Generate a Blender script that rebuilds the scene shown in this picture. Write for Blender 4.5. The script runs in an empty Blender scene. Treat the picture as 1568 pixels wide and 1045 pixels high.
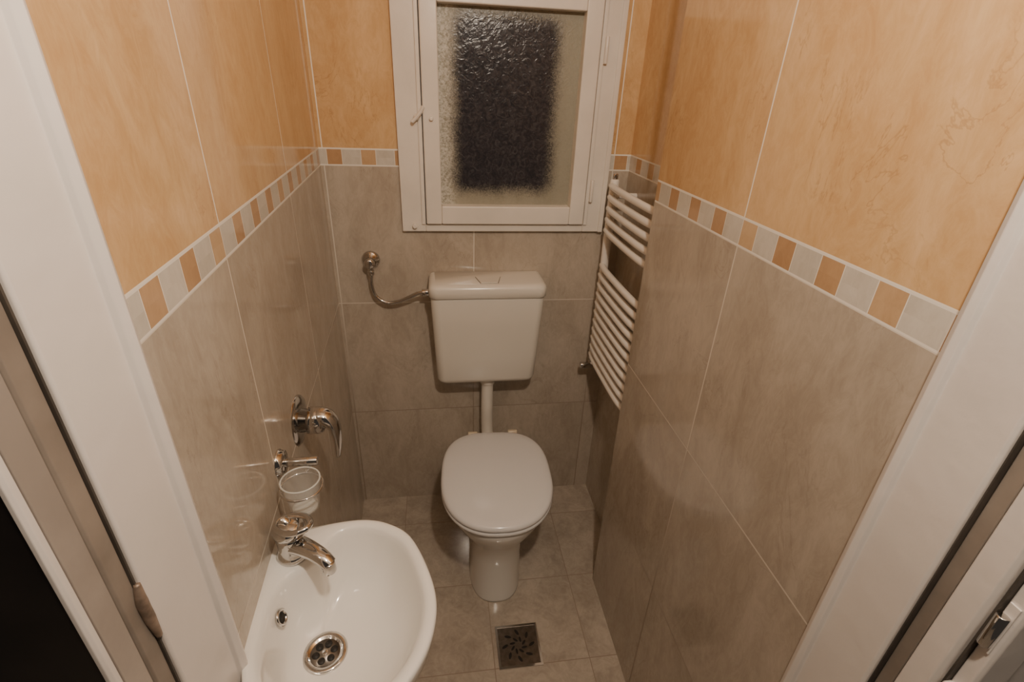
import bpy, bmesh, math
import numpy as np
from mathutils import Vector, Matrix

scene = bpy.context.scene
COL = scene.collection

# ------------------------------------------------------------------ helpers
def link(o, parent=None):
    COL.objects.link(o)
    if parent is not None:
        o.parent = parent
        o.matrix_parent_inverse = Matrix.Translation(-Vector(parent.location))
    return o

def group(name, loc=(0, 0, 0)):
    e = bpy.data.objects.new(name, None)
    e.empty_display_size = 0.05
    e.location = loc
    COL.objects.link(e)
    return e

def mk(name, verts, faces, mat, parent=None, smooth=True, bevel=0, subsurf=0, angle=None, seg=3):
    me = bpy.data.meshes.new(name)
    me.from_pydata([tuple(map(float, v)) for v in verts], [], faces)
    me.validate()
    bm = bmesh.new(); bm.from_mesh(me)
    bmesh.ops.recalc_face_normals(bm, faces=bm.faces)
    bm.to_mesh(me); bm.free()
    me.materials.append(mat)
    for p in me.polygons:
        p.use_smooth = smooth
    o = bpy.data.objects.new(name, me)
    link(o, parent)
    if bevel:
        b = o.modifiers.new('bev', 'BEVEL'); b.width = bevel; b.segments = seg
        b.limit_method = 'ANGLE'; b.angle_limit = math.radians(30)
        w = o.modifiers.new('wn', 'WEIGHTED_NORMAL'); w.keep_sharp = True
    if subsurf:
        s = o.modifiers.new('ss', 'SUBSURF'); s.levels = subsurf; s.render_levels = subsurf
    return o

def boxdata(x0, x1, y0, y1, z0, z1):
    v = [(x0,y0,z0),(x1,y0,z0),(x1,y1,z0),(x0,y1,z0),(x0,y0,z1),(x1,y0,z1),(x1,y1,z1),(x0,y1,z1)]
    f = [(0,1,2,3),(4,5,6,7),(0,1,5,4),(1,2,6,5),(2,3,7,6),(3,0,4,7)]
    return v, f

def box(name, x0, x1, y0, y1, z0, z1, mat, parent=None, bevel=0, smooth=None):
    v, f = boxdata(x0, x1, y0, y1, z0, z1)
    return mk(name, v, f, mat, parent, smooth=bool(bevel), bevel=bevel)

def boxes(name, lst, mat, parent=None, bevel=0):
    V=[];F=[]
    for b in lst:
        v,f = boxdata(*b); n=len(V)
        V+=v; F+=[tuple(i+n for i in q) for q in f]
    return mk(name, V, F, mat, parent, smooth=bool(bevel), bevel=bevel)

def prism(name, poly, z0, z1, mat, parent=None, bevel=0):
    n=len(poly)
    V=[(x,y,z0) for x,y in poly]+[(x,y,z1) for x,y in poly]
    F=[tuple(range(n)), tuple(range(n,2*n))]+[(i,(i+1)%n,n+(i+1)%n,n+i) for i in range(n)]
    return mk(name, V, F, mat, parent, smooth=bool(bevel), bevel=bevel)

def loft(name, rings, mat, parent=None, cap0=True, cap1=True, smooth=True, subsurf=0):
    n=len(rings[0]); V=[p for r in rings for p in r]; F=[]
    for k in range(len(rings)-1):
        for i in range(n):
            j=(i+1)%n
            F.append((k*n+i,k*n+j,(k+1)*n+j,(k+1)*n+i))
    if cap0: F.append(tuple(range(n)))
    if cap1: F.append(tuple((len(rings)-1)*n+i for i in range(n)))
    return mk(name, V, F, mat, parent, smooth=smooth, subsurf=subsurf)

def frame_of(d):
    d=Vector(d).normalized()
    a=Vector((0,0,1)) if abs(d.z)<0.9 else Vector((1,0,0))
    u=d.cross(a).normalized(); v=d.cross(u).normalized()
    return d,u,v

def lathe(name, origin, axis, prof, mat, parent=None, n=48, cap0=True, cap1=True):
    """prof: list (t along axis, r)"""
    d,u,v=frame_of(axis); O=Vector(origin); rings=[]
    for t,r in prof:
        rings.append([O+d*t+(u*math.cos(2*math.pi*i/n)+v*math.sin(2*math.pi*i/n))*max(r,1e-4) for i in range(n)])
    return loft(name, rings, mat, parent, cap0, cap1)

def cyl(name, p0, p1, r, mat, parent=None, n=24, bev=0.0015):
    p0=Vector(p0);p1=Vector(p1);L=(p1-p0).length; b=min(bev,r*.45,L*.3)
    prof=[(0,r-b),(b*.3,r-b*.3),(b,r),(L-b,r),(L-b*.3,r-b*.3),(L,r-b)]
    return lathe(name,p0,p1-p0,prof,mat,parent,n)

def catmull(pts, per=8, closed=False):
    P=[Vector(p) for p in pts]; n=len(P); out=[]
    rng=range(n) if closed else range(n-1)
    for i in rng:
        if closed:
            a,b,c,d=P[(i-1)%n],P[i],P[(i+1)%n],P[(i+2)%n]
        else:
            a=P[max(i-1,0)];b=P[i];c=P[i+1];d=P[min(i+2,n-1)]
        for k in range(per):
            t=k/per
            out.append(.5*((2*b)+(c-a)*t+(2*a-5*b+4*c-d)*t*t+(3*b-a-3*c+d)*t**3))
    if not closed: out.append(P[-1].copy())
    return out

def tube(name, pts, r, mat, parent=None, n=16, per=8, closed=False, radii=None, flat=None):
    path=catmull(pts,per,closed); m=len(path)
    rings=[]; prev=None
    for i,p in enumerate(path):
        if closed: t=(path[(i+1)%m]-path[i-1]).normalized()
        else: t=(path[min(i+1,m-1)]-path[max(i-1,0)]).normalized()
        if prev is None:
            _,u,_=frame_of(t)
        else:
            u=(prev-t*prev.dot(t)).normalized()
        prev=u; v=t.cross(u)
        if radii is not None:
            f=i/(m-1)*(len(radii)-1); k=min(int(f),len(radii)-2); q=f-k
            ra=radii[k]; rb=radii[k+1]
            if isinstance(ra,tuple):
                ru=ra[0]*(1-q)+rb[0]*q; rv=ra[1]*(1-q)+rb[1]*q
            else: ru=rv=ra*(1-q)+rb*q
        else: ru=rv=r
        rings.append([p+u*math.cos(2*math.pi*j/n)*ru+v*math.sin(2*math.pi*j/n)*rv for j in range(n)])
    if closed:
        rings.append(rings[0])
        return loft(name,rings,mat,parent,False,False)
    return loft(name,rings,mat,parent,True,True)

# ------------------------------------------------------------------ materials
class NT:
    def __init__(s, name):
        s.m=bpy.data.materials.new(name); s.m.use_nodes=True
        s.t=s.m.node_tree; s.b=s.t.nodes['Principled BSDF']
    def set(s, k, v):
        if hasattr(v,'links') or isinstance(v,bpy.types.NodeSocket): s.t.links.new(v,s.b.inputs[k])
        else: s.b.inputs[k].default_value=v
    def inp(s, node, i, v):
        if isinstance(v,bpy.types.NodeSocket): s.t.links.new(v,node.inputs[i])
        elif v is not None: node.inputs[i].default_value=v
    def math(s, op, a, b=None, c=None, clamp=False):
        n=s.t.nodes.new('ShaderNodeMath'); n.operation=op; n.use_clamp=clamp
        s.inp(n,0,a); s.inp(n,1,b); s.inp(n,2,c)
        return n.outputs[0]
    def coord(s):
        n=s.t.nodes.new('ShaderNodeTexCoord'); return n.outputs['Object']
    def sep(s, v):
        n=s.t.nodes.new('ShaderNodeSeparateXYZ'); s.inp(n,0,v); return n.outputs
    def comb(s,x,y,z):
        n=s.t.nodes.new('ShaderNodeCombineXYZ'); s.inp(n,0,x);s.inp(n,1,y);s.inp(n,2,z); return n.outputs[0]
    def noise(s, vec, scale, detail=4, rough=.55, dist=0):
        n=s.t.nodes.new('ShaderNodeTexNoise'); s.inp(n,'Vector',vec)
        n.inputs['Scale'].default_value=scale; n.inputs['Detail'].default_value=detail
        n.inputs['Roughness'].default_value=rough; n.inputs['Distortion'].default_value=dist
        return n.outputs['Fac']
    def mix(s, f, a, b):
        n=s.t.nodes.new('ShaderNodeMix'); n.data_type='RGBA'
        s.inp(n,0,f)
        for i,v in ((6,a),(7,b)):
            if isinstance(v,bpy.types.NodeSocket): s.t.links.new(v,n.inputs[i])
            else: n.inputs[i].default_value=(v[0],v[1],v[2],1)
        return n.outputs[2]
    def ramp(s, f, lo, hi):
        n=s.t.nodes.new('ShaderNodeMapRange'); n.interpolation_type='SMOOTHSTEP'
        s.inp(n,0,f); n.inputs[1].default_value=lo; n.inputs[2].default_value=hi
        return n.outputs[0]
    def wnoise(s, v):
        n=s.t.nodes.new('ShaderNodeTexWhiteNoise'); n.noise_dimensions='3D'; s.inp(n,0,v); return n.outputs[0]
    def vadd(s,a,b):
        n=s.t.nodes.new('ShaderNodeVectorMath'); n.operation='ADD'; s.inp(n,0,a); s.inp(n,1,b); return n.outputs[0]
    def vmul(s,a,b):
        n=s.t.nodes.new('ShaderNodeVectorMath'); n.operation='MULTIPLY'; s.inp(n,0,a); n.inputs[1].default_value=b; return n.outputs[0]
    def bump(s, h, strength=.3, dist=.002):
        n=s.t.nodes.new('ShaderNodeBump'); n.inputs['Strength'].default_value=strength
        n.inputs['Distance'].default_value=dist; s.inp(n,'Height',h)
        s.t.links.new(n.outputs[0], s.b.inputs['Normal'])

def simple(name, col, rough=.4, metal=0, coat=0, nscale=0, namt=.08, bump=0, bscale=60, spec=.5):
    m=NT(name); c=m.coord()
    if nscale:
        f=m.ramp(m.noise(c,nscale,5),.3,.7)
        m.set('Base Color', m.mix(f, tuple(k*(1-namt) for k in col), tuple(min(1,k*(1+namt)) for k in col)))
    else:
        f=m.noise(c,20,2)
        m.set('Base Color', m.mix(f, tuple(k*.99 for k in col), tuple(min(1,k*1.01) for k in col)))
    m.set('Roughness',rough); m.set('Metallic',metal); m.set('Coat Weight',coat); m.set('Coat Roughness',.05)
    m.set('Specular IOR Level',spec)
    if bump: m.bump(m.noise(c,bscale,4),bump,.002)
    return m.m

TW=.455
ORANGE=(.745,.515,.285); ORANGE2=(.59,.36,.165)
BEIGE=(.55,.485,.405); BEIGE2=(.40,.34,.272)
Z_S0=1.362; Z_S1=1.411

def tile_wall(name, axis, u0):
    m=NT(name); c=m.coord(); S=m.sep(c)
    u=S[0] if axis=='X' else S[1]; z=S[2]
    M=m.math
    un=M('DIVIDE',M('SUBTRACT',u,u0),TW)
    fu=M('FRACT',un); du=M('MULTIPLY',M('MINIMUM',fu,M('SUBTRACT',1,fu)),TW)
    up=M('GREATER_THAN',z,(Z_S0+Z_S1)/2)
    zl=M('DIVIDE',M('SUBTRACT',Z_S0,z),TW); zu=M('DIVIDE',M('SUBTRACT',z,Z_S1),TW)
    zn=M('ADD',M('MULTIPLY',zl,M('SUBTRACT',1,up)),M('MULTIPLY',zu,up))
    fz=M('FRACT',zn); dz=M('MULTIPLY',M('MINIMUM',fz,M('SUBTRACT',1,fz)),TW)
    ins=M('MULTIPLY',M('GREATER_THAN',z,Z_S0),M('LESS_THAN',z,Z_S1))
    # strip
    su=M('DIVIDE',M('SUBTRACT',u,u0),.1); fs=M('FRACT',su)
    so=M('GREATER_THAN',fs,.56)
    ds=M('MULTIPLY',M('MINIMUM',M('MINIMUM',fs,M('SUBTRACT',1,fs)),M('ABSOLUTE',M('SUBTRACT',fs,.56))),.1)
    dsz=M('MINIMUM',M('SUBTRACT',z,Z_S0),M('SUBTRACT',Z_S1,z))
    g_main=M('LESS_THAN',M('MINIMUM',du,dz),.0017)
    g_str=M('MAXIMUM',M('LESS_THAN',ds,.0007),M('LESS_THAN',dsz,.003))
    inv=M('SUBTRACT',1,ins)
    grout=M('ADD',M('MULTIPLY',g_main,inv),M('MULTIPLY',g_str,ins))
    # per tile random
    tid=m.comb(M('FLOOR',un),M('FLOOR',zn),up)
    rnd=m.wnoise(tid)
    off=m.comb(M('MULTIPLY',rnd,13.1),M('MULTIPLY',rnd,7.7),M('MULTIPLY',rnd,3.3))
    cv=m.vadd(c,off)
    cs=m.vmul(cv,(1,1,.5))
    n1=m.noise(cs,7,7,.66,1.0); n2=m.noise(cs,34,6,.75,1.8)
    vein=M('ABSOLUTE',M('SUBTRACT',m.noise(cs,6.5,6,.62,1.1),.5))
    veinm=M('SUBTRACT',1,m.ramp(vein,0,.010))
    patch=m.ramp(m.noise(cv,5,2),.44,.60)
    veinm=M('MULTIPLY',M('MULTIPLY',veinm,patch),.5)
    f=M('ADD',M('MULTIPLY',m.ramp(n1,.33,.67),.62),M('MULTIPLY',m.ramp(n2,.33,.67),.38))
    oc=m.mix(f,ORANGE2,ORANGE); oc=m.mix(veinm,oc,(.44,.25,.105))
    bc=m.mix(f,BEIGE2,BEIGE); bc=m.mix(M('MULTIPLY',veinm,.6),bc,(.27,.215,.16))
    body=m.mix(up,bc,oc)
    rs=m.ramp(m.wnoise(m.comb(M('FLOOR',su),so,1)),0,1)
    sc=m.mix(so,m.mix(f,(.54,.50,.43),(.68,.64,.57)),m.mix(rs,m.mix(f,(.42,.25,.13),(.54,.34,.185)),m.mix(f,(.55,.37,.21),(.65,.46,.28))))
    body=m.mix(ins,body,sc)
    gcol=m.mix(up,(.70,.65,.57),(.90,.84,.73))
    gcol=m.mix(ins,gcol,(.84,.80,.73))
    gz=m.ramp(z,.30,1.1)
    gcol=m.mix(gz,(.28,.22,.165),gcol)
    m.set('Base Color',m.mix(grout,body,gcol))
    m.set('Roughness',M('ADD',.10,M('MULTIPLY',grout,.5)))
    h=M('ADD',M('MULTIPLY',grout,-.35),M('MULTIPLY',m.noise(c,6,2),.7))
    m.bump(h,.12,.004)
    return m.m

def floor_mat():
    m=NT('floor_tile_mat'); c=m.coord(); S=m.sep(c); M=m.math
    w=.3
    def d(s,o):
        n=M('DIVIDE',M('SUBTRACT',s,o),w); f=M('FRACT',n)
        return n,M('MULTIPLY',M('MINIMUM',f,M('SUBTRACT',1,f)),w)
    nx,dx=d(S[0],.133); ny,dy=d(S[1],.303)
    g=M('LESS_THAN',M('MINIMUM',dx,dy),.0013)
    rnd=m.wnoise(m.comb(M('FLOOR',nx),M('FLOOR',ny),0))
    cv=m.vadd(c,m.comb(M('MULTIPLY',rnd,9),M('MULTIPLY',rnd,5),0))
    f=M('ADD',M('MULTIPLY',m.ramp(m.noise(cv,7,6,.65,.8),.33,.67),.6),M('MULTIPLY',m.ramp(m.noise(cv,30,6,.7,1.5),.33,.67),.4))
    col=m.mix(f,(.35,.30,.245),(.53,.465,.39))
    m.set('Base Color',m.mix(g,col,(.28,.22,.17)))
    m.set('Roughness',M('ADD',.13,M('MULTIPLY',g,.4)))
    m.bump(M('ADD',M('MULTIPLY',g,-.4),M('MULTIPLY',m.noise(c,6,2),.6)),.12,.003)
    return m.m

def pane_mat():  # opaque pane; lit reveal and night outside are painted into its colour
    m=NT('textured_glass_painted_view'); c=m.coord(); S=m.sep(c); M=m.math
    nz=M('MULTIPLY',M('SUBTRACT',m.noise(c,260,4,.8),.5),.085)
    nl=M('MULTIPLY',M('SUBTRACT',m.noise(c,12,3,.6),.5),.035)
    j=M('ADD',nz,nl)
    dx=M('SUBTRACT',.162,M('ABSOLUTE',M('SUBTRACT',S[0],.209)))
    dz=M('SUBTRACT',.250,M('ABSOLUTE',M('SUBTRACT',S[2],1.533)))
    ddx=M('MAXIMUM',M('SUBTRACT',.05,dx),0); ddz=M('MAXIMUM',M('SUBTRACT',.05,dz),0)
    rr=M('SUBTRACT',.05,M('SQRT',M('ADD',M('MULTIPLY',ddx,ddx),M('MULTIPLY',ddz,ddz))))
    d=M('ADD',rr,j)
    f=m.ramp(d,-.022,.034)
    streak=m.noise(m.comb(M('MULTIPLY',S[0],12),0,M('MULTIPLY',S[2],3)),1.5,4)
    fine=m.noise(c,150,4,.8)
    reveal_col=m.mix(M('MULTIPLY',M('ADD',streak,fine),.5),(.22,.21,.15),(.42,.40,.33))
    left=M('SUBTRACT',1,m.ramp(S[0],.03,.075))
    reveal_col=m.mix(M('MULTIPLY',left,m.ramp(fine,.38,.6)),reveal_col,(.62,.60,.54))
    night_col=m.mix(m.ramp(m.noise(c,55,5,.65,1.5),.35,.8),(.026,.026,.033),(.080,.076,.084))
    m.set('Base Color',m.mix(f,reveal_col,night_col))
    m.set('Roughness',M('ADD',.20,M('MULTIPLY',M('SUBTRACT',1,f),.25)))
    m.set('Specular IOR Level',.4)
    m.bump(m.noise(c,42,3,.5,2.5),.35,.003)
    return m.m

WHITE_CER=simple('white_ceramic',(.81,.79,.75),.10,coat=.3)
WHITE_PLA=simple('white_plastic',(.77,.73,.66),.2)
LID_PLA=simple('lid_plastic',(.78,.77,.77),.14)
PAINT=simple('white_gloss_paint',(.76,.71,.67),.28,nscale=3,namt=.05,bump=.4,bscale=28)
PAINT_D=simple('shaded_groove_paint',(.26,.22,.185),.5,nscale=6,namt=.25,bump=.3,bscale=30)  # frame paint darkened so its colour carries the shade of the rebate groove
PAINT_M=simple('mid_grey_paint',(.40,.35,.31),.45,nscale=5,namt=.2,bump=.3,bscale=25)  # mottled grey, lighter than the rebate
WPAINT=simple('window_paint',(.78,.73,.66),.3,nscale=5,namt=.06,bump=.25,bscale=40)
RADW=simple('radiator_enamel',(.82,.78,.72),.25)
CHROME=simple('chrome',(.60,.59,.58),.07,metal=1)
STEEL=simple('brushed_steel',(.26,.235,.21),.35,metal=1,nscale=60,namt=.2)
BLACK=simple('black_void',(.01,.009,.008),.6)
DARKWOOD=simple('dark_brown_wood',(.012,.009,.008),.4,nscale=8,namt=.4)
RUST=simple('old_metal',(.30,.23,.18),.5,metal=.5,nscale=40,namt=.4)
CEIL=simple('ceiling_paint',(.70,.64,.56),.7)
CREAM=simple('cream_plastic',(.66,.56,.42),.35)
GREYST=simple('door_edge_shadow_gap',(.07,.058,.048),.6,nscale=10,namt=.3)
g=NT('clear_glass'); g.set('Base Color',(.93,.95,.93,1)); g.set('Roughness',.03); g.set('Alpha',.10); g.set('Specular IOR Level',.9)
GLASS=g.m
g=NT('glass_edge'); g.set('Base Color',(.85,.86,.82,1)); g.set('Roughness',.08); g.set('Alpha',.4)
GEDGE=g.m

# ------------------------------------------------------------------ room shell
DY=1.66; XN=.627; XR=.522; YP=1.18; H=2.6
def lx(y): return -.290-.0485*(y-.465)
XBL=lx(DY)
tl=tile_wall('tiles_left','Y',.747); tb=tile_wall('tiles_back','X',.117); tr=tile_wall('tiles_right','Y',.802)
box('floor',-1.2,1.3,-.8,DY+.1,-.06,0,floor_mat())
box('ceiling',-1.2,1.3,-.8,DY+.15,H,H+.06,CEIL)
prism('wall_left',[(lx(.465),.465),(XBL,DY),(XBL-.12,DY),(lx(.465)-.12,.465)],0,H,tl)
WX0,WX1,WZ0,WZ1=-.10,.535,1.18,2.36
boxes('wall_back',[(XBL-.12,WX0,DY,DY+.12,0,H),(WX1,XN+.12,DY,DY+.12,0,H),
                   (WX0,WX1,DY,DY+.12,0,WZ0),(WX0,WX1,DY,DY+.12,WZ1,H)],tb)
# protruding right wall + niche return behind it
box('wall_right',XR,XN+.14,.395,YP,0,H,tr)
box('wall_niche',XN,XN+.14,YP,DY,0,H,tr)

# ------------------------------------------------------------------ door frame
dl=group('trim_1',(-.31,.42,0))
EX=-.3205
prism('lining',[(-.288,.4649),(-.281,.463),(-.279,.457),(-.284,.451),(-.290,.449),(-.300,.378),(-.302,.376),(EX,.376),(EX,.4649)],0,2.45,PAINT,dl,.0012)
box('shadow_gap',EX,-.3045,.3735,.3758,0,2.45,GREYST,dl)
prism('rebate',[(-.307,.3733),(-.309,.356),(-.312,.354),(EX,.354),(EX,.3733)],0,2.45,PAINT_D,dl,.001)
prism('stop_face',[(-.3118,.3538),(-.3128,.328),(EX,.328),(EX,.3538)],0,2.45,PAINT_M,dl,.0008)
prism('outer_bead',[(-.3140,.3278),(-.3142,.322),(-.3165,.319),(EX,.319),(EX,.3278)],0,2.45,PAINT,dl,.0008)
tube('hinge_leaf',[(-.303,.374,1.07),(-.3035,.3725,1.10),(-.3045,.3725,1.125),(-.303,.374,1.15)],.005,RUST,dl,n=10,radii=[.003,.0055,.006,.003])
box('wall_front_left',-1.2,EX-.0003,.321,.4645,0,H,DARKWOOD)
dr=group('trim_2',(.54,.33,0))
prism('lining',[(.520,.3949),(.512,.393),(.509,.386),(.512,.379),(.518,.377),(.522,.308),(.525,.305),(.58,.305),(.58,.3949)],0,2.45,PAINT,dr,.0012)
box('shadow_gap',.5285,.58,.3035,.3049,0,2.45,GREYST,dr)
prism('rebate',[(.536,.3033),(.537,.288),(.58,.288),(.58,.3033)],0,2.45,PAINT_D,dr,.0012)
prism('outer_bead',[(.538,.2878),(.5385,.262),(.543,.258),(.60,.258),(.60,.2878)],0,2.45,PAINT,dr,.0015)
box('shadow_gap_outer',.549,.60,.2555,.2578,0,2.45,GREYST,dr)
prism('edge_strip',[(.556,.2553),(.556,.241),(.560,.238),(.60,.238),(.60,.2553)],0,2.45,PAINT,dr,.0015)
cyl('latch_bolt',(.549,.249,1.10),(.549,.249,1.145),.006,CHROME,dr,16)
cyl('latch_knob',(.546,.250,1.02),(.556,.250,1.02),.006,PAINT,dr,16)
box('latch_plate',.5535,.5558,.243,.2535,1.09,1.16,PAINT,dr,.0005)
box('wall_front_right',.6005,1.3,.245,.3945,0,H,PAINT)
boxes('trim_3',[(-.3205,.58,.305,.4649,2.45,2.52)],PAINT,None,.002)
box('wall_front_top',-.3205,.60,.30,.4649,2.521,H,PAINT)

# ------------------------------------------------------------------ window
w=group('window_1',(.21,DY,1.2))
yf=DY-.018
X0,X1,ZB,ZT=-.115,.553,1.163,2.40
SX0,SX1=-.040,.483
fr=[(X0,SX0,yf,DY+.05,ZB,ZT),(SX1,X1,yf,DY+.05,ZB,ZT),(SX0,SX1,yf,DY+.05,ZB,1.187),(SX0,SX1,yf,DY+.05,1.862,1.92),(SX0,SX1,yf,DY+.05,2.34,ZT)]
for i,b in enumerate(fr): box('outer_frame_%d'%i,*b,WPAINT,w,.003)
def sash(tag,x0,x1,z0,z1,st,zr):
    ys=yf-.014
    box(tag+'_stile_l',x0,x0+st,ys,DY+.03,z0,z1,WPAINT,w,.004)
    box(tag+'_stile_r',x1-st,x1,ys,DY+.03,z0,z1,WPAINT,w,.004)
    box(tag+'_rail_b',x0+st,x1-st,ys,DY+.03,z0,z0+zr,WPAINT,w,.004)
    box(tag+'_rail_t',x0+st,x1-st,ys,DY+.03,z1-zr,z1,WPAINT,w,.004)
sash('sash',SX0+.003,SX1-.003,1.190,1.850,.049,.058)
sash('transom_sash',SX0+.003,SX1-.003,1.923,2.337,.049,.05)
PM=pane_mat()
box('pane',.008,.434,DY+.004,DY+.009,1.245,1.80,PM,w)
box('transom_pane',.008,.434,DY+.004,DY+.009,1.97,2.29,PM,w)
# raised overlap bead on both sides of the sash
box('cover_bead_l',SX0-.012,SX0,yf-.006,yf,1.187,1.862,WPAINT,w,.002)
box('cover_bead_r',SX1,SX1+.012,yf-.006,yf,1.187,1.862,WPAINT,w,.002)
box('cover_bead_r2',X1-.016,X1,yf-.005,yf,ZB,ZT,WPAINT,w,.002)
# latch (turn-button) and hinges
lathe('latch_boss',(-.055,yf-.006,1.505),(0,-1,0),[(0,.009),(.006,.009),(.012,.006),(.014,.001)],WPAINT,w,20)
tube('latch_lever',[(-.068,yf-.018,1.492),(-.055,yf-.019,1.505),(-.042,yf-.022,1.520),(-.034,yf-.024,1.535)],.0055,WPAINT,w,n=10)
cyl('latch_stud',(-.012,yf-.024,1.503),(-.012,yf-.014,1.503),.006,WPAINT,w,16)
for z in (1.30,1.70):
    cyl('hinge_%d'%int(z*100),(SX1+.016,yf-.010,z-.035),(SX1+.016,yf-.010,z+.035),.0055,WPAINT,w,16)
cyl('drip_knob',(-.075,yf-.012,1.183),(-.075,yf,1.183),.008,WPAINT,w,16)

# ------------------------------------------------------------------ cistern
c=group('toilet_cistern',(.155,1.6,.64))
def rrect(x0,x1,y0,y1,z,r,n=7,rb=.006):
    pts=[]
    for cx,cy,a0,rr in ((x1-r,y0+r,-90,r),(x1-rb,y1-rb,0,rb),(x0+rb,y1-rb,90,rb),(x0+r,y0+r,180,r)):
        for k in range(n):
            a=math.radians(a0+90*k/(n-1)); pts.append(Vector((cx+rr*math.cos(a),cy+rr*math.sin(a),z)))
    return pts
def cist(t,z,inset=0,yfr=None):
    hw=.175+(.190-.175)*t-inset; y0=1.545-.026*t+inset
    return rrect(.157-hw,.157+hw,y0,DY-.002,z,.028)
zz=[(.628,.022),(.631,.012),(.638,.004),(.650,0),(.75,0),(.85,0),(.965,0),(.974,.002)]
loft('tank',[cist((z-.63)/.34,z,i) for z,i in zz],WHITE_PLA,c)
def lidr(z,i): return rrect(.157-.195+i,.157+.195-i,1.513+i,DY-.001,z,.03)
loft('lid',[lidr(.973,.004),lidr(.976,0),lidr(1.003,0),lidr(1.011,.003),lidr(1.017,.009),lidr(1.019,.018)],WHITE_PLA,c)
# flush button: trapezoid push plate on the lid
prism('button_gap',[(.1165,1.60),(.2035,1.60),(.190,1.538),(.130,1.538)],1.0185,1.0195,STEEL,c)
prism('flush_button',[(.118,1.599),(.202,1.599),(.188,1.5395),(.132,1.5395)],1.0185,1.0215,WHITE_PLA,c,.001)
# flush pipe
p=c
cyl('pipe_collar',(.165,1.60,.603),(.165,1.60,.635),.028,WHITE_PLA,p)
tube('flush_pipe',[(.165,1.60,.63),(.165,1.60,.5),(.166,1.60,.42),(.168,1.585,.365),(.170,1.54,.345)],.0225,WHITE_PLA,p,n=24)

# ------------------------------------------------------------------ supply valve + hose
v=group('water_supply_hose',(-.226,1.65,1.06))
lathe('rosette',(-.226,DY-.001,1.064),(0,-1,0),[(0,.030),(.004,.030),(.010,.024),(.014,.013),(.03,.012),(.032,.017),(.05,.017),(.055,.013),(.056,.004)],CHROME,v,32)
cyl('valve_outlet',(-.226,DY-.028,1.064),(-.226,DY-.028,1.025),.009,CHROME,v)
cyl('valve_nut',(-.226,DY-.028,1.035),(-.226,DY-.028,1.02),.012,CHROME,v,6)
tube('hose',[(-.226,DY-.028,1.022),(-.228,DY-.028,.985),(-.218,DY-.03,.945),(-.185,DY-.035,.922),(-.145,DY-.04,.926),(-.105,DY-.05,.946),(-.075,DY-.055,.962),(-.05,DY-.06,.966)],.0065,CHROME,v,n=14)
cyl('hose_nut',(-.062,DY-.06,.966),(-.032,DY-.06,.966),.013,CHROME,v,12)

# ------------------------------------------------------------------ toilet
T=group('toilet',(.17,1.3,0))
def egg(cx,cy,hw,lf,lb,z,ef=2.2,eb=2.6,n=72):
    out=[]
    for i in range(n):
        a=2*math.pi*i/n; ca,sa=math.cos(a),math.sin(a)
        e=eb if sa>0 else ef; L=lb if sa>0 else lf
        x=hw*math.copysign(abs(ca)**(2/e),ca); y=L*math.copysign(abs(sa)**(2/e),sa)
        th=math.radians(-2.5); xr=x*math.cos(th)-(y+cy-1.35)*math.sin(th); yr=x*math.sin(th)+(y+cy-1.35)*math.cos(th)
        out.append(Vector((cx+xr,1.35+yr,z)))
    return out
CX=.172
R=[(1.29,.092,.165,.20,0,2.6),(1.29,.092,.165,.20,.008,2.6),(1.29,.091,.163,.20,.02,2.6),(1.295,.091,.166,.20,.10,2.5),(1.30,.094,.172,.20,.18,2.4),
   (1.30,.104,.182,.20,.235,2.3),(1.30,.126,.203,.205,.29,2.2),(1.29,.151,.218,.215,.335,2.2),(1.285,.167,.228,.225,.372,2.2),(1.285,.171,.231,.226,.390,2.2),(1.285,.167,.227,.222,.399,2.2)]
loft('bowl',[egg(CX,cy,hw,lf,lb,z,e,3.0) for cy,hw,lf,lb,z,e in R],WHITE_CER,T)
loft('bowl_outlet',[[Vector((CX+.004+.055*math.cos(a),1.5+t,.19+.055*math.sin(a))) for a in np.linspace(0,2*math.pi,24,endpoint=False)] for t in (-.12,.158)],WHITE_CER,T)
def ring(z,i,ef=2.3,eb=3.0): return egg(CX,1.275,.185-i,.230-i,.238-i,z,ef,eb)
loft('seat',[ring(.401,.010),ring(.403,.003),ring(.409,0),ring(.416,.001),ring(.419,.006)],LID_PLA,T)
loft('lid',[ring(.4205,.006),ring(.422,.001),ring(.429,0),ring(.436,.003),ring(.440,.010),ring(.4425,.03),ring(.4445,.07),ring(.4455,.12),ring(.446,.17)],LID_PLA,T)
for dx in (-.075,.075):
    cyl('hinge_%s'%('a' if dx<0 else 'b'),(CX+.008+dx-.017,1.520,.424),(CX+.008+dx+.017,1.519,.424),.010,CREAM,T,20)
    cyl('hinge_post_%s'%('a' if dx<0 else 'b'),(CX+.008+dx,1.505,.398),(CX+.008+dx,1.505,.43),.010,CREAM,T,16)

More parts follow.
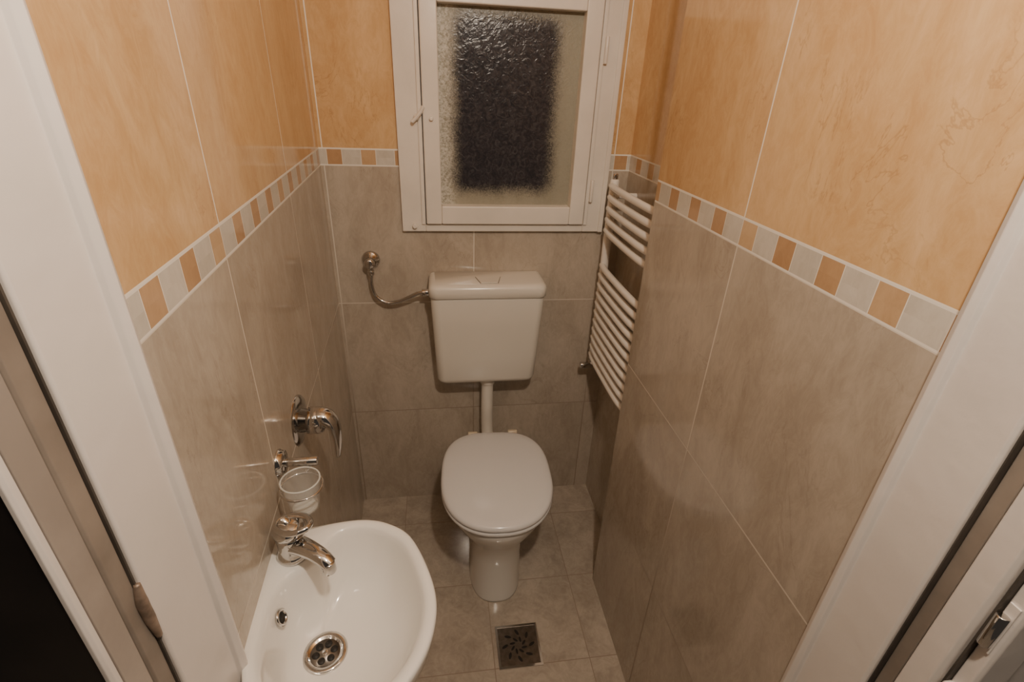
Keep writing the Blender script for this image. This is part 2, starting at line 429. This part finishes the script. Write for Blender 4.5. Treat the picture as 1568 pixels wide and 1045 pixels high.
# ------------------------------------------------------------------ radiator
r=group('towel_radiator',(.56,1.4,.7))
xr=.562; ya,yb=1.215,1.598
for nm,y in (('pole_near',ya),('pole_far',yb)):
    cyl(nm,(xr,y,.69),(xr,y,1.345),.0145,RADW,r,24,.005)
zs=[1.325-.036*i for i in range(5)]+[1.06-.0345*i for i in range(11)]
for i,z in enumerate(zs):
    tube('bar_%d'%i,[(xr-.008,ya,z),(xr-.016,ya+.06,z),(xr-.018,(ya+yb)/2,z),(xr-.016,yb-.06,z),(xr-.008,yb,z)],.0105,RADW,r,n=14,per=4)
XB=XN-.0005
for i,(y,z) in enumerate(((1.56,1.30),(1.25,1.30),(1.56,.75),(1.25,.75))):
    cyl('bracket_%d'%i,(xr,y,z),(XB,y,z),.009,RADW,r,16)
cyl('bleed_cap',(xr,yb,1.343),(xr,yb,1.362),.009,CHROME,r,16)
cyl('valve',(xr,yb,.655),(xr,yb,.692),.011,CHROME,r,16)
cyl('valve_head',(xr-.045,yb,.662),(xr+.0,yb,.662),.013,CHROME,r,20)
cyl('valve_tail',(xr,yb,.662),(XB,yb,.662),.009,CHROME,r,16)
cyl('valve_near',(xr,ya,.655),(xr,ya,.692),.011,CHROME,r,16)
cyl('valve_near_tail',(xr,ya,.662),(XB,ya,.662),.009,CHROME,r,16)

# ------------------------------------------------------------------ floor drain
d=group('floor_drain',(.215,.966,0))
cx,cy,hs=.215,.966,.069
boxes('rim',[(cx-hs,cx+hs,cy-hs,cy-hs+.007,0,.004),(cx-hs,cx+hs,cy+hs-.007,cy+hs,0,.004),(cx-hs,cx-hs+.007,cy-hs+.007,cy+hs-.007,0,.004),(cx+hs-.007,cx+hs,cy-hs+.007,cy+hs-.007,0,.004)],CHROME,d)
box('plate',cx-hs+.007,cx+hs-.007,cy-hs+.007,cy+hs-.007,0,.0025,STEEL,d)
k=0
for a in range(8):
    for rr,ln,wd in ((.020,.018,.0035),(.043,.022,.0045)):
        an=math.radians(a*45+(22.5 if rr<.03 else 0)); ct=Vector((cx+rr*math.cos(an),cy+rr*math.sin(an),0))
        ux=Vector((math.cos(an+.5),math.sin(an+.5),0)); uy=Vector((-ux.y,ux.x,0))
        pts=[]
        for q in range(16):
            t=2*math.pi*q/16; pts.append(ct+ux*ln/2*math.cos(t)+uy*wd*math.sin(t))
        prism('slot_%d'%k,[(p_.x,p_.y) for p_ in pts],.0024,.0029,BLACK,d); k+=1

# ------------------------------------------------------------------ washbasin
s=group('washbasin',(-.17,.54,.87))
ZR=.87
outer=[(-.300,.500),(-.303,.60),(-.3045,.672),(-.297,.690),(-.25,.699),(-.20,.707),(-.15,.708),(-.108,.695),(-.068,.663),(-.036,.595),(-.020,.526),(-.030,.46),(-.062,.405),(-.11,.372),(-.17,.362),(-.23,.378),(-.268,.410),(-.288,.455)]
inner=[(-.276,.500),(-.277,.555),(-.268,.590),(-.243,.612),(-.222,.632),(-.212,.662),(-.190,.684),(-.152,.689),(-.115,.676),(-.080,.645),(-.055,.59),(-.041,.526),(-.050,.467),(-.077,.42),(-.12,.391),(-.17,.382),(-.22,.395),(-.252,.424),(-.270,.462)]
C0=Vector((-.165,.54,0)); NB=128
def polar(pts):
    P=catmull([(x,y,0) for x,y in pts],10,True)
    a=np.array([math.atan2(p.y-C0.y,p.x-C0.x) for p in P]); rr=np.array([(p-C0).length for p in P])
    o=np.argsort(a); a=a[o]; rr=rr[o]
    th=np.linspace(-math.pi,math.pi,NB,endpoint=False)
    R_=np.interp(th,np.concatenate([a-2*math.pi,a,a+2*math.pi]),np.concatenate([rr,rr,rr]))
    return [Vector((C0.x+R_[i]*math.cos(th[i]),C0.y+R_[i]*math.sin(th[i]),0)) for i in range(NB)]
PO=polar(outer); PI=polar(inner)
DR=Vector((-.205,.535,0))
def rg(P,sc,z,cen=C0,sh=0.0):
    cc=cen.lerp(DR,sh); return [Vector((cc.x+(p.x-cen.x)*sc,cc.y+(p.y-cen.y)*sc,z)) for p in P]
def lerpR(a,b,t,z): return [Vector((p.x*(1-t)+q.x*t,p.y*(1-t)+q.y*t,z)) for p,q in zip(a,b)]
rings=[rg(PO,.30,ZR-.17,C0,.6),rg(PO,.45,ZR-.165,C0,.5),rg(PO,.66,ZR-.13,C0,.35),rg(PO,.85,ZR-.085,C0,.15),rg(PO,.965,ZR-.04),rg(PO,.985,ZR-.022),rg(PO,1.0,ZR-.010),rg(PO,.998,ZR-.003),
       lerpR(PO,PI,.15,ZR),lerpR(PO,PI,.45,ZR+.001),lerpR(PO,PI,.8,ZR-.001),lerpR(PO,PI,1.0,ZR-.005),rg(PI,.975,ZR-.014),rg(PI,.94,ZR-.03,C0,.03),rg(PI,.88,ZR-.055,C0,.10),rg(PI,.78,ZR-.082,C0,.22),rg(PI,.62,ZR-.102,C0,.42),rg(PI,.42,ZR-.112,C0,.7),rg(PI,.2,ZR-.116,C0,1.0),rg(PI,.05,ZR-.1165,C0,1.0)]
loft('basin',rings,WHITE_CER,s)
# waste
zc=ZR-.1165
lathe('waste_flange',(DR.x,DR.y,zc),(0,0,1),[(0,.036),(.003,.036),(.005,.032),(.004,.026),(.0015,.024),(.001,.001)],CHROME,s,40)
lathe('waste_dark',(DR.x,DR.y,zc+.0012),(0,0,1),[(0,.0235),(.0006,.0235)],STEEL,s,32)
for i in range(6):
    a=i*math.pi/3+.3
    lathe('waste_hole_%d'%i,(DR.x+.0145*math.cos(a),DR.y+.0145*math.sin(a),zc+.0018),(0,0,1),[(0,.006),(.0006,.006)],BLACK,s,16)
cyl('waste_screw',(DR.x,DR.y,zc+.0015),(DR.x,DR.y,zc+.0035),.005,CHROME,s,16)
# overflow
oc=Vector((-.2665,.552,ZR-.040)); on=Vector((.93,-.05,.38))
lathe('overflow_ring',oc,on,[(0,.014),(.003,.014),(.0045,.0115),(.003,.009),(.001,.0085)],CHROME,s,28)
lathe('overflow_hole',oc+on*.0008,on,[(0,.0088),(.001,.0088)],BLACK,s,20)
# trap under basin
cyl('trap_pipe',(DR.x,DR.y,.60),(DR.x,DR.y,ZR-.165),.017,WHITE_PLA,s)
tube('trap_bend',[(DR.x,DR.y,.62),(DR.x,DR.y,.56),(-.24,.535,.53),(-.27,.535,.55),(lx(.535)+.002,.535,.55)],.016,WHITE_PLA,s)

# ------------------------------------------------------------------ basin faucet
f=group('basin_faucet',(-.262,.645,.87))
B=Vector((-.262,.642,ZR)); dr_=Vector((.80,-.60,0)).normalized(); pr_=Vector((.60,.80,0))
lathe('body',B,(0,0,1),[(0,.027),(.004,.027),(.008,.0235),(.020,.022),(.034,.022),(.044,.0235),(.048,.022)],CHROME,f,40)
lathe('cap',B+Vector((0,0,.049)),(0,0,1),[(0,.021),(.002,.025),(.010,.0265),(.018,.024),(.023,.015),(.025,.001)],CHROME,f,40)
tube('spout',[B+dr_*.008+Vector((0,0,.026)),B+dr_*.03+Vector((0,0,.034)),B+dr_*.058+Vector((0,0,.038)),B+dr_*.078+Vector((0,0,.035)),B+dr_*.090+Vector((0,0,.028))],.012,CHROME,f,n=24,radii=[(.018,.015),(.0165,.0135),(.0145,.012),(.0135,.012),(.013,.012)])
cyl('aerator',B+dr_*.085+Vector((0,0,.032)),B+dr_*.087+Vector((0,0,.012)),.012,CHROME,f,24)
# open-loop lever on top of the cartridge cap
lc=B+dr_*.016+Vector((0,0,.078))
tube('lever_loop',[lc+dr_*.034*math.cos(t)+pr_*.021*math.sin(t)+Vector((0,0,.010*math.cos(t))) for t in np.linspace(0,2*math.pi,12,endpoint=False)],.0052,CHROME,f,n=14,closed=True,per=5)
cyl('lever_neck',B+Vector((0,0,.066)),B-dr_*.012+Vector((0,0,.074)),.010,CHROME,f,20)

# ------------------------------------------------------------------ wall mixer
mx=group('wall_mixer_tap',(-.31,.936,.936))
yw=.936; xw=lx(yw); zc2=.938
lathe('plate',(xw-.001,yw,zc2),(1,-.05,0),[(0,.056),(.003,.056),(.006,.053),(.008,.046),(.009,.03)],CHROME,mx,48)
lathe('body',(xw+.006,yw,zc2),(1,-.05,0),[(0,.026),(.018,.025),(.019,.030),(.038,.030),(.048,.026),(.053,.014),(.054,.002)],CHROME,mx,40)
tube('lever',[(xw+.032,yw,zc2+.010),(xw+.058,yw-.004,zc2+.010),(xw+.074,yw-.006,zc2-.010),(xw+.079,yw-.008,zc2-.05),(xw+.076,yw-.010,zc2-.092)],.01,CHROME,mx,n=24,radii=[(.022,.020),(.024,.018),(.021,.013),(.017,.009),(.010,.005)])

# ------------------------------------------------------------------ tumbler holder
th=group('tumbler_holder',(-.30,.766,.96))
yh=.768; xh=lx(yh)
lathe('mount',(xh-.001,yh,.964),(1,0,0),[(0,.026),(.004,.026),(.006,.024),(.012,.023),(.014,.012)],CHROME,th,32)
cyl('arm',(xh+.008,yh,.964),(xh+.070,yh,.964),.0085,CHROME,th,20)
rc=Vector((-.256,.722,.950))
tube('drop_arm',[(xh+.055,yh,.962),(xh+.055,yh-.006,.955),(rc.x,rc.y+.037,rc.z)],.003,CHROME,th,n=10)
tube('ring',[rc+Vector((.036*math.cos(t),.036*math.sin(t),-.004)) for t in np.linspace(0,2*math.pi,12,endpoint=False)],.0022,CHROME,th,n=10,closed=True,per=5)
lathe('tumbler',rc+Vector((0,0,-.055)),(0,0,1),[(0,.022),(.002,.025),(.066,.0335),(.067,.0325),(.065,.0315),(.006,.0235),(.004,.001)],GLASS,th,40,True,True)
tube('tumbler_rim',[rc+Vector((.033*math.cos(t),.033*math.sin(t),.012)) for t in np.linspace(0,2*math.pi,12,endpoint=False)],.0015,GEDGE,th,n=10,closed=True,per=5)
lathe('tumbler_base',rc+Vector((0,0,-.054)),(0,0,1),[(0,.021),(.003,.022),(.004,.015),(.0045,.001)],GEDGE,th,32)

# ------------------------------------------------------------------ lights
L=bpy.data.lights.new('hall_lamp','POINT'); L.energy=42; L.color=(1,.835,.67); L.shadow_soft_size=.035
lo=bpy.data.objects.new('hall_lamp',L); lo.location=(.19,.10,2.15); COL.objects.link(lo)
W=bpy.data.worlds.new('World'); scene.world=W; W.use_nodes=True
W.node_tree.nodes['Background'].inputs[0].default_value=(1,.83,.68,1)
W.node_tree.nodes['Background'].inputs[1].default_value=.05

# ------------------------------------------------------------------ camera
cam=bpy.data.cameras.new('camera'); cam.sensor_width=36; cam.lens=17.63; cam.clip_start=.01
co=bpy.data.objects.new('camera',cam); COL.objects.link(co)
fw=Vector((.13855,.8796,-.4547)).normalized(); rt=Vector((.98995,-.1363,.0379)); rt=(rt-fw*rt.dot(fw)).normalized(); upv=rt.cross(fw)
m4=Matrix.Identity(4)
for i in range(3):
    m4[i][0]=rt[i]; m4[i][1]=upv[i]; m4[i][2]=-fw[i]
m4[0][3],m4[1][3],m4[2][3]=0,0,1.6
co.matrix_world=m4
scene.camera=co
